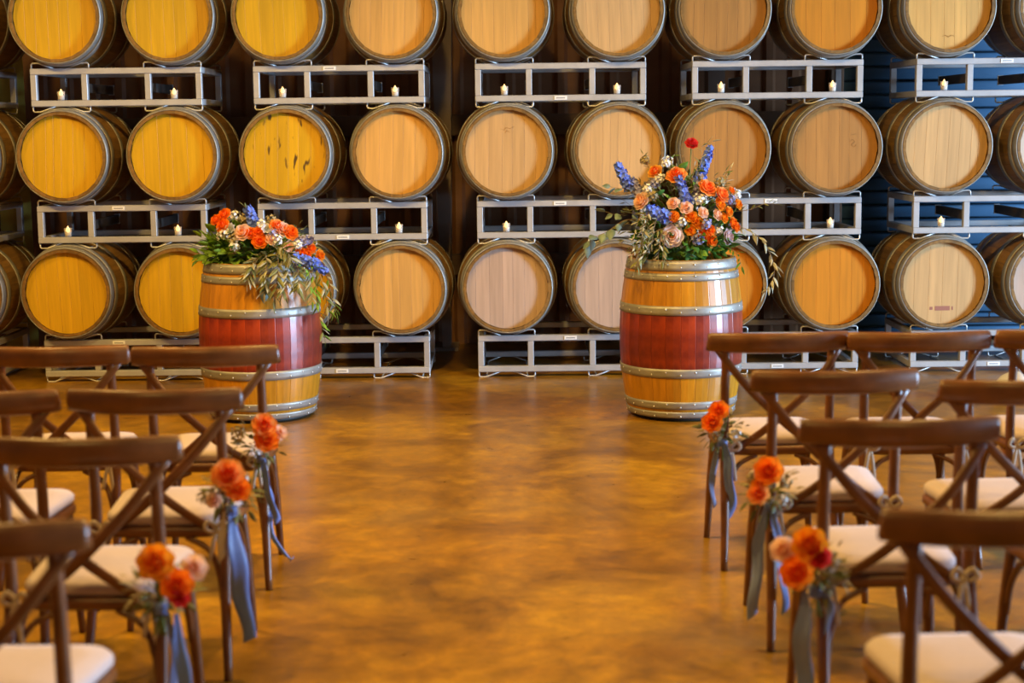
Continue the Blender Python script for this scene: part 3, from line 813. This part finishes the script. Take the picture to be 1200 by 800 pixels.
    for q in range(9):
        x0 = rn.uniform(-.28, .30); z0 = rn.uniform(.30, .44)
        branch('olive_branch', t, [(x0 * .7, -.12, z0), (x0 * .95, -.16, z0 + .07), (x0 * 1.1, -.17, z0 + .13)], OLEAF, [LEAFC['mid'], LEAFC['olive'], LEAFC['pale']], 9, rn, .7)
    branch('olive_branch', t, [(.25, -.12, .22), (.36, -.15, .20), (.45, -.17, .13), (.505, -.18, .02), (.51, -.19, -.07), (.46, -.20, -.16)], OLEAF, [LEAFC['pale']], 26, rn, 1.05)
    branch('olive_branch', t, [(.30, -.1, .30), (.38, -.12, .31), (.47, -.13, .345), (.53, -.13, .34)], OLEAF, [LEAFC['olive']], 8, rn, .7)
    branch('olive_branch', t, [(.08, -.1, .5), (.1, -.11, .6), (.11, -.11, .68), (.16, -.12, .70)], OLEAF, op, 8, rn, .8)
    branch('olive_branch', t, [(.22, -.1, .42), (.25, -.1, .48), (.27, -.1, .54)], OLEAF, op, 7, rn, .7)
    branch('olive_branch', t, [(-.14, -.1, .48), (-.2, -.1, .56), (-.23, -.1, .63)], OLEAF, [LEAFC['olive']], 8, rn, .6)
    branch('olive_branch', t, [(-.02, -.1, .50), (-.07, -.11, .58), (-.05, -.11, .63)], OLEAF, [LEAFC['olive'], LEAFC['mid']], 9, rn, .7)
    branch('olive_branch', t, [(.24, -.2, .10), (.29, -.25, .07), (.31, -.30, .00)], OLEAF, [LEAFC['dark']], 7, rn, .8)
    for (p, d, s, m) in (((.06, -.22, .07), (.5, -.7, .1), 1.0, 'mid'), ((-.10, -.22, .07), (-.3, -.8, .2), .9, 'dark'), ((-.02, -.2, .08), (.1, -.9, -.1), .8, 'mid'), ((.16, -.2, .08), (.6, -.6, .3), .9, 'dark'),
                         ((-.22, -.2, .05), (-.6, -.6, -.5), .9, 'euc'), ((-.02, -.1, .53), (.3, -.2, .6), .9, 'mid'), ((.08, -.1, .53), (.8, -.4, .1), .8, 'mid'), ((-.06, -.1, .53), (-.3, -.3, .8), .8, 'mid'),
                         ((.10, -.2, .35), (.4, -.7, .5), .8, 'euc'), ((-.18, -.2, .28), (-.6, -.7, .2), .9, 'mid'), ((-.14, -.2, .40), (-.2, -.8, .6), .9, 'dark'), ((.22, -.18, .14), (.8, -.5, -.1), .9, 'dark')):
        put('leaf', BLEAF, t, p, facey(d, rn.uniform(-.5, .5)), mat=LEAFC[m], scale=s)
    return t
def arrangement_left():
    rn = random.Random(33)
    t = thing('flower_arrangement', 'low trailing flower arrangement spilling over the left upright barrel', 'flowers', (DBL[0], DBL[1], ZTOP), group='flower arrangements on upright barrels')
    put('bowl', bowl_m, t)
    stems(t, LF, (0, 0), rn)
    for k, x, y, z, r in LF:
        d = Vector((x * 1.3, -.34, (z - .02) * .8 + .08)).normalized()
        flower(k, t, (x, y, z + DZ), r, d, rn)
    for (a, b_, w, n, m) in (((.015, -.15, .20), (-.025, -.17, .315), .046, 46, M_BLUE), ((.27, -.18, .11), (.34, -.2, .13), .034, 30, M_LILB),
                             ((.25, -.22, .025), (.385, -.24, -.015), .046, 44, M_BLUE), ((.33, -.21, -.005), (.425, -.21, -.055), .040, 36, M_BLUE)):
        a = Vector(a) + Vector((0, 0, DZ)); b_ = Vector(b_) + Vector((0, 0, DZ)); d = b_ - a
        put('delphinium', spike_mesh('delphinium', m, d.length, w, n, rn.randrange(999)), t, a, face(d))
    for (x, y, z, R, m) in ((-.16, -.22, .17, .035, M_FILL), (-.10, -.24, .14, .032, M_DRY), (-.11, -.15, .27, .030, M_FILL), (.12, -.23, .17, .032, M_LILB), (.06, -.22, .22, .026, M_FILL),
                            (-.09, -.25, .10, .026, M_FILL), (.15, -.25, .13, .026, M_FILL), (-.05, -.15, .25, .026, M_DRY), (.11, -.15, .24, .026, M_DRY), (.27, -.23, .10, .022, M_FILL)):
        put('filler_blossom', cluster_mesh('filler_blossom', m, R, 26, .013, rn.randrange(999)), t, (x, y, z + DZ))
    foliage(t, 'dark_foliage', LEAFC['dark'], 220, -.04, .08, .27, .25, .13, .05, .09, .27, rn, .03)
    foliage(t, 'green_foliage', LEAFC['mid'], 330, -.10, .10, .26, .27, .16, .04, .08, .30, rn, .03)
    foliage(t, 'olive_foliage', LEAFC['olive'], 220, .10, .11, .28, .26, .15, .03, .06, .13, rn, .04)
    op = [LEAFC['olive'], LEAFC['olive'], LEAFC['pale']]
    for q in ([(.08, -.24, .09), (.10, -.34, .06), (.10, -.37, -.03), (.09, -.38, -.12)], [(.14, -.24, .10), (.17, -.35, .06), (.165, -.39, -.04), (.15, -.395, -.15)],
              [(.18, -.24, .09), (.22, -.34, .03), (.215, -.37, -.05), (.19, -.38, -.13)], [(.06, -.25, .08), (.03, -.34, .05), (.01, -.37, .00), (.00, -.38, -.04)],
              [(.20, -.22, .10), (.27, -.31, .02), (.28, -.34, -.06), (.27, -.35, -.10)], [(.13, -.25, .13), (.19, -.33, .13), (.23, -.36, .10), (.25, -.37, .06)]):
        branch('olive_branch', t, q, OLEAF, op, 30, rn, 1.25)
    for q in ([(.28, -.2, .05), (.37, -.24, .0), (.415, -.25, -.12), (.43, -.25, -.26)], [(.30, -.18, .06), (.42, -.2, -.04), (.455, -.22, -.18), (.475, -.22, -.25)],
              [(.30, -.2, .03), (.36, -.25, -.06), (.37, -.27, -.16), (.39, -.27, -.30), (.41, -.27, -.40)], [(.26, -.2, .04), (.33, -.28, -.01), (.345, -.3, -.10), (.35, -.3, -.18)]):
        branch('olive_branch', t, q, OLEAF, [LEAFC['olive'], LEAFC['pale'], LEAFC['mid']], 20, rn, 1.1)
    branch('olive_branch', t, [(0, -.1, .26), (-.03, -.12, .33), (-.055, -.12, .36)], OLEAF, op, 4, rn, .7)
    for (p, d, s, m) in (((-.22, -.12, .14), (-.7, -.5, .2), 1.15, 'mid'), ((-.24, -.12, .09), (-.6, -.7, -.4), 1.1, 'mid'), ((-.2, -.2, .08), (-.3, -.8, .2), 1.0, 'mid'), ((-.1, -.22, .06), (.2, -.8, -.1), 1.0, 'mid'),
                         ((-.04, -.22, .08), (-.1, -.8, .3), .9, 'dark'), ((-.12, -.22, .10), (.1, -.7, .6), 1.0, 'mid'), ((-.18, -.18, .14), (-.4, -.5, .7), .9, 'mid'), ((-.08, -.14, .24), (-.3, -.5, .8), .8, 'mid'),
                         ((.04, -.14, .23), (.3, -.4, .7), .8, 'mid'), ((.10, -.33, -.05), (-.2, -.4, -.8), 1.0, 'euc'), ((.08, -.34, -.10), (.1, -.3, -.9), .9, 'euc'), ((.02, -.22, .08), (.3, -.8, .2), .9, 'dark')):
        put('leaf', BLEAF, t, p, facey(d, rn.uniform(-.5, .5)), mat=LEAFC[m], scale=s)
    return t
arrangement_right(); arrangement_left()

# ------------------------------------------------------------------ cross-back chairs
def rounded_plate(hw_f, hw_b, y0, y1, z0, z1, rc, puff=0.0, n=6, edge=.008):
    """rounded trapezoid plate: hw_b at y0 (back), hw_f at y1 (front)"""
    pts = []
    corners = [(hw_f, y1, 0), (-hw_f, y1, 90), (-hw_b, y0, 180), (hw_b, y0, 270)]
    for cx, cy, a0 in corners:
        sx = 1 if cx > 0 else -1; sy = 1 if cy == y1 else -1
        ox, oy = cx - sx * rc, cy - sy * rc
        for k in range(n + 1):
            a = rad(a0 + 90 * k / n)
            pts.append((ox + rc * math.cos(a), oy + rc * math.sin(a)))
    cx, cy = 0, (y0 + y1) / 2
    m_ = len(pts)
    rings = [(1 - edge * 5, z0), (1, z0 + edge), (1, z1 - edge), (1 - edge * 4, z1), (.72, z1 + puff * .7), (.36, z1 + puff)]
    vs = []; fs = []
    for s, z in rings:
        for x, y in pts: vs.append((cx + (x - cx) * s, cy + (y - cy) * s, z))
    for q in range(len(rings) - 1):
        for j in range(m_):
            j2 = (j + 1) % m_
            fs.append((q * m_ + j, q * m_ + j2, (q + 1) * m_ + j2, (q + 1) * m_ + j))
    fs.append(tuple(range(m_))[::-1]); fs.append(tuple(range((len(rings) - 1) * m_, len(rings) * m_)))
    return vs, fs
SEAT_Z = .455
CH = {}
CH['seat'] = one('seat', rounded_plate(.215, .195, -.205, .205, SEAT_Z - .035, SEAT_Z, .07), M_CHAIR)
CH['post'] = [one('back_post', sweep(catmull([(s * .222, -.335, 0), (s * .210, -.275, .22), (s * .203, -.215, .44), (s * .203, -.208, .58), (s * .203, -.232, .86)], 5),
              [.0135, .017, .019, .018, .016], [.0135, .016, .018, .016, .014], n=8), M_CHAIR) for s in (-1, 1)]
CH['fleg'] = [one('front_leg', sweep(catmull([(s * .212, .165, 0), (s * .198, .155, .25), (s * .185, .14, SEAT_Z - .02)], 4), [.0125, .018, .019], n=8), M_CHAIR) for s in (-1, 1)]
CH['rail'] = one('top_rail', sweep(catmull([(-.264, -.212, .866), (-.257, -.217, .867), (-.135, -.264, .868), (0, -.280, .868), (.135, -.264, .868), (.257, -.217, .867), (.264, -.212, .866)], 4),
              [.018, .033, .036, .038, .039, .039, .039, .039, .039, .039, .038, .036, .033, .018], [.010, .017, .020, .020, .020, .020, .020, .017, .010], n=12, side=(0, 0, 1)), M_CHAIR)
CH['slat'] = []
for s in (-1, 1):
    o_ = .007 * s
    p = [(s * -.238, -.222, .845), (s * -.13, -.262 + o_, .705), (0, -.246 + o_, .575), (s * .08, -.225 + o_, .505), (s * .155, -.197, .448)]
    CH['slat'].append(one('cross_slat', sweep(catmull(p, 5), [.015, .015, .016, .015, .014], .0075, n=8, side=(1, 0, .9 * s)), M_CHAIR))
CH['brace'] = []
for s in (-1, 1):
    CH['brace'].append(one('brace', sweep(catmull([(s * .200, -.262, .20), (s * .187, -.245, .31), (s * .15, -.215, .385), (s * .075, -.19, SEAT_Z - .035)], 5), .0095, n=6), M_CHAIR))
    CH['brace'].append(one('brace', sweep(catmull([(s * .192, .150, .22), (s * .178, .148, .32), (s * .14, .145, .385), (s * .07, .14, SEAT_Z - .035)], 5), .0095, n=6), M_CHAIR))
    CH['brace'].append(one('brace', sweep(catmull([(s * .200, -.262, .20), (s * .197, -.22, .31), (s * .19, -.15, .39), (s * .185, -.06, SEAT_Z - .035)], 5), .0095, n=6), M_CHAIR))
    CH['brace'].append(one('brace', sweep(catmull([(s * .194, .150, .22), (s * .193, .12, .32), (s * .188, .07, .39), (s * .185, 0, SEAT_Z - .035)], 5), .0095, n=6), M_CHAIR))
cush_mesh = one('pad', rounded_plate(.212, .190, -.195, .205, SEAT_Z, SEAT_Z + .040, .075, .012, edge=.012), M_CUSH)
tie_mesh = []
for s in (-1, 1):
    mb = MB(); c = Vector((s * .182, -.232, SEAT_Z + .005))
    for (dx, dz, l) in ((-.035, .012, 1), (.035, .010, 1)):
        mb.add(*sweep(catmull([c, c + Vector((dx * .6, -.012, dz + .012)), c + Vector((dx, -.014, dz * .2)), c + Vector((dx * .4, -.010, -.012)), c], 4), .007, .0015, n=6))
    for dx, l in ((-.022, .10), (.016, .13)):
        mb.add(*sweep(catmull([c, c + Vector((dx * .5, -.012, -l * .4)), c + Vector((dx, -.016, -l))], 4), .007, .0015, n=6))
    mb.add(*sweep([c, (s * .182, -.18, SEAT_Z + .012)], .006, .002, n=6))
    tie_mesh.append(mb.mesh('tie', M_TIE))
def chair(x, rail_y, rz, where):
    y = rail_y + .25
    t = thing('crossback_chair', 'brown wooden cross-back chair, ' + where, 'chair', (x, y, 0), (0, 0, rz), 'cross-back chairs in rows')
    put('seat', CH['seat'], t)
    for m_ in CH['post']: put('back_post', m_, t)
    for m_ in CH['fleg']: put('front_leg', m_, t)
    put('top_rail', CH['rail'], t)
    for m_ in CH['slat']: put('cross_slat', m_, t)
    for m_ in CH['brace']: put('brace', m_, t)
    u = thing('seat_cushion', 'cream seat cushion on the chair ' + where, 'cushion', (x, y, 0), (0, 0, rz), 'cream seat cushions')
    put('pad', cush_mesh, u)
    for m_ in tie_mesh: put('tie', m_, u)
    return t
CHAIRS = [
    (-1.143, 5.81, .03, 'aisle seat of the left front row'), (-1.705, 5.85, .02, 'second from the aisle in the left front row'),
    (-1.107, 4.85, -.02, 'aisle seat of the left second row'), (-1.685, 4.84, .02, 'second from the aisle in the left second row'),
    (-1.139, 4.09, -.03, 'aisle seat of the left third row'), (-1.150, 3.19, -.02, 'nearest one at the lower left corner'),
    (1.013, 6.01, .03, 'aisle seat of the right front row'), (1.551, 5.985, .0, 'second from the aisle in the right front row'), (2.115, 6.0, .02, 'at the right picture edge in the front row'),
    (1.039, 5.07, .03, 'aisle seat of the right second row'), (1.590, 4.84, .02, 'second from the aisle in the right second row'),
    (1.045, 4.22, .02, 'aisle seat of the right third row'), (1.68, 4.26, .02, 'at the right picture edge in the third row'),
    (1.030, 3.20, .02, 'nearest one at the lower right corner')]
for a in CHAIRS: chair(*a)

# ------------------------------------------------------------------ aisle posies tied to the chair posts
def ribbon_mesh(P, w, m_, ph):
    """soft hanging band, gathered at the knot, turning a little as it falls, cut on a slant"""
    vs = []; fs = []; n = len(P)
    for i, p in enumerate(P):
        v = i / (n - 1); a = .25 + .75 * math.sin(ph + v * 3.2)
        ww = w * (.35 + .65 * min(1, v * 3.5)) * (1 - .12 * v)
        sd = Vector((math.cos(a), math.sin(a), 0)); nn = Vector((-sd.y, sd.x, 0))
        for j in range(5):
            u = j / 2 - 1
            q = p + sd * (ww * u) + nn * (.004 * math.cos(u * 2.6 + v * 3)) + Vector((0, 0, u * .014 if i == n - 1 else 0))
            vs += [q + nn * .0007, q - nn * .0007]
    for i in range(n - 1):
        for j in range(4):
            a = i * 10 + j * 2; c = a + 10
            fs += [(a, a + 2, c + 2, c), (a + 3, a + 1, c + 1, c + 3)]
        a = i * 10; c = a + 10
        fs += [(a + 1, a, c, c + 1), (a + 8, a + 9, c + 9, c + 8)]
    return one('ribbon', (vs, fs), m_)
def posy(x, y, side, seed, kinds, where, rib, z=.545):
    """side: +1 when the aisle lies to the right of the chair; origin at the post, height of the knot"""
    rn = random.Random(seed)
    t = thing('aisle_posy', 'orange flower posy with blue ribbon on ' + where, 'posy', (x, y, z), group='aisle posies on chairs')
    for (k, dx, dy, dz, r) in kinds:
        put('rose' if k != 'ball' else 'marigold', ROSE[rn.randrange(3)], t, (dx * side, dy, dz), face((dx * side * 3 + .1 * side, -.8, .45), rn.uniform(0, 6)), mat=PET[k], scale=r * 1.1)
    for i in range(5):
        put('filler_blossom', cluster_mesh('filler_blossom', (M_DRY, M_FILL)[i % 2], .020, 14, .010, rn.randrange(999)), t,
            (rn.uniform(-.07, .06) * 1.0 - .012 * side, rn.uniform(-.07, -.02), rn.uniform(-.05, .05)))
    foliage(t, 'foliage', LEAFC['olive'], 40, 0, -.02, .075, .05, .07, .03, .055, .18, rn)
    foliage(t, 'dry_foliage', M_DRY, 40, -.02 * side, .0, .085, .05, .08, .02, .05, .13, rn)
    mb = MB()
    for k in range(5):
        mb.add(*sweep(catmull([(rn.uniform(-.02, .02), -.035, .04), (0, -.035, -.05), (rn.uniform(-.02, .02), -.04, -.13)], 3), .0025, n=5))
    put('stems', mb.mesh('stems', M_STEM), t)
    mb = MB(); mb.add(*sweep([(0, -.034, -.045), (0, -.036, -.075)], .018, .016, n=10)); put('ribbon_knot', mb.mesh('ribbon_knot', M_RIB), t)
    for (pts, w, m_) in rib:
        P = catmull([(a * side, b_, c) for a, b_, c in pts], 6); ph = rn.uniform(0, 6)
        P = [p + Vector((.006 * math.sin(ph + p.z * 28), .010 * math.sin(ph * 2 + p.z * 22), 0)) * min(1, i / 6) for i, p in enumerate(P)]
        put('ribbon', ribbon_mesh(P, w, m_, ph), t)
    return t
K1 = [('ored', .022, -.075, .075, .038), ('org', .030, -.080, .020, .038), ('peach', .075, -.05, .04, .024)]
ribL1 = [([(.01, -.05, -.06), (.025, -.06, -.15), (.045, -.06, -.26), (.05, -.05, -.30)], .016, M_RIB), ([(.0, -.05, -.06), (.03, -.05, -.2), (.035, -.05, -.34), (.075, -.05, -.42), (.10, -.05, -.44)], .010, M_RIB)]
K2 = [('ored', .0, -.08, .065, .042), ('org', .032, -.085, .020, .032), ('peach', -.05, -.06, -.02, .022)]
ribL2 = [([(.0, -.05, -.06), (.015, -.06, -.20), (.03, -.06, -.36), (.04, -.05, -.47)], .030, M_RIB), ([(-.02, -.05, -.06), (-.03, -.05, -.14), (-.02, -.05, -.20)], .012, M_TIE)]
K3 = [('yor', .0, -.08, .08, .040), ('org', .055, -.085, .02, .036), ('red', .065, -.10, -.01, .022), ('peach', .09, -.03, .05, .03)]
ribL3 = [([(.04, -.05, -.07), (.055, -.06, -.22), (.065, -.06, -.38), (.075, -.05, -.46)], .020, M_RIB), ([(.02, -.05, -.07), (.035, -.05, -.2), (.03, -.05, -.4)], .014, M_RIBG)]
K4 = [('org', .022, -.08, .075, .032), ('org', .048, -.085, .030, .034)]
ribR1 = [([(-.005, -.05, -.06), (-.02, -.06, -.15), (-.03, -.06, -.28), (-.02, -.05, -.36)], .020, M_RIB), ([(.02, -.05, -.06), (.04, -.05, -.18), (.03, -.05, -.30)], .013, M_RIBG)]
K5 = [('org', .012, -.08, .075, .039), ('ored', .045, -.085, .000, .030), ('yor', .04, -.07, .03, .022)]
ribR2 = [([(.02, -.05, -.06), (.035, -.06, -.18), (.05, -.06, -.30), (.05, -.05, -.42)], .020, M_RIBG), ([(-.005, -.05, -.06), (-.02, -.06, -.16), (-.045, -.06, -.30), (-.05, -.05, -.40)], .018, M_RIB)]
K6 = [('yor', .025, -.08, .085, .040), ('org', .060, -.085, .010, .038), ('red', .0, -.10, .055, .026), ('peach', .09, -.04, .06, .03)]
ribR3 = [([(.03, -.05, -.06), (.035, -.06, -.18), (.03, -.06, -.34), (.03, -.05, -.44)], .026, M_RIBG), ([(-.02, -.05, -.05), (-.035, -.05, -.10), (-.03, -.05, -.16)], .012, M_RIBG)]
posy(-0.935, 5.83, 1, 1, K1, 'the left front aisle chair', ribL1)
posy(-0.875, 4.86, 1, 2, K2, 'the left second-row aisle chair', ribL2, .585)
posy(-0.930, 4.09, 1, 3, K3, 'the left third-row aisle chair', ribL3, .51)
posy(0.803, 6.03, -1, 4, K4, 'the right front aisle chair', ribR1)
posy(0.829, 5.08, -1, 5, K5, 'the right second-row aisle chair', ribR2, .52)
posy(0.815, 4.23, -1, 6, K6, 'the right third-row aisle chair', ribR3, .495)

# ------------------------------------------------------------------ white bundle on the floor by the right racks
mb = MB(); rn = random.Random(5)
vs, fs = lathe([(.10, 0), (.17, .01), (.20, .06), (.19, .12), (.15, .18), (.09, .215), (.02, .225)], 28)
vs = [(x * (1 + .07 * math.sin(5 * math.atan2(y, x) + z * 20)), y * (1 + .07 * math.sin(5 * math.atan2(y, x) + z * 20)), z) for x, y, z in vs]
mb.add(vs, fs)
o = put('cloth_bundle', mb.mesh('cloth_bundle', mat('white cloth', (0.82, 0.80, 0.78), 0.9, grain=(12, 12, 12), dark=0.88)), None, (3.08, 9.55, 0), scale=.8)
tag(o, 'white cloth bundle on the floor before the rightmost rack', 'cloth')
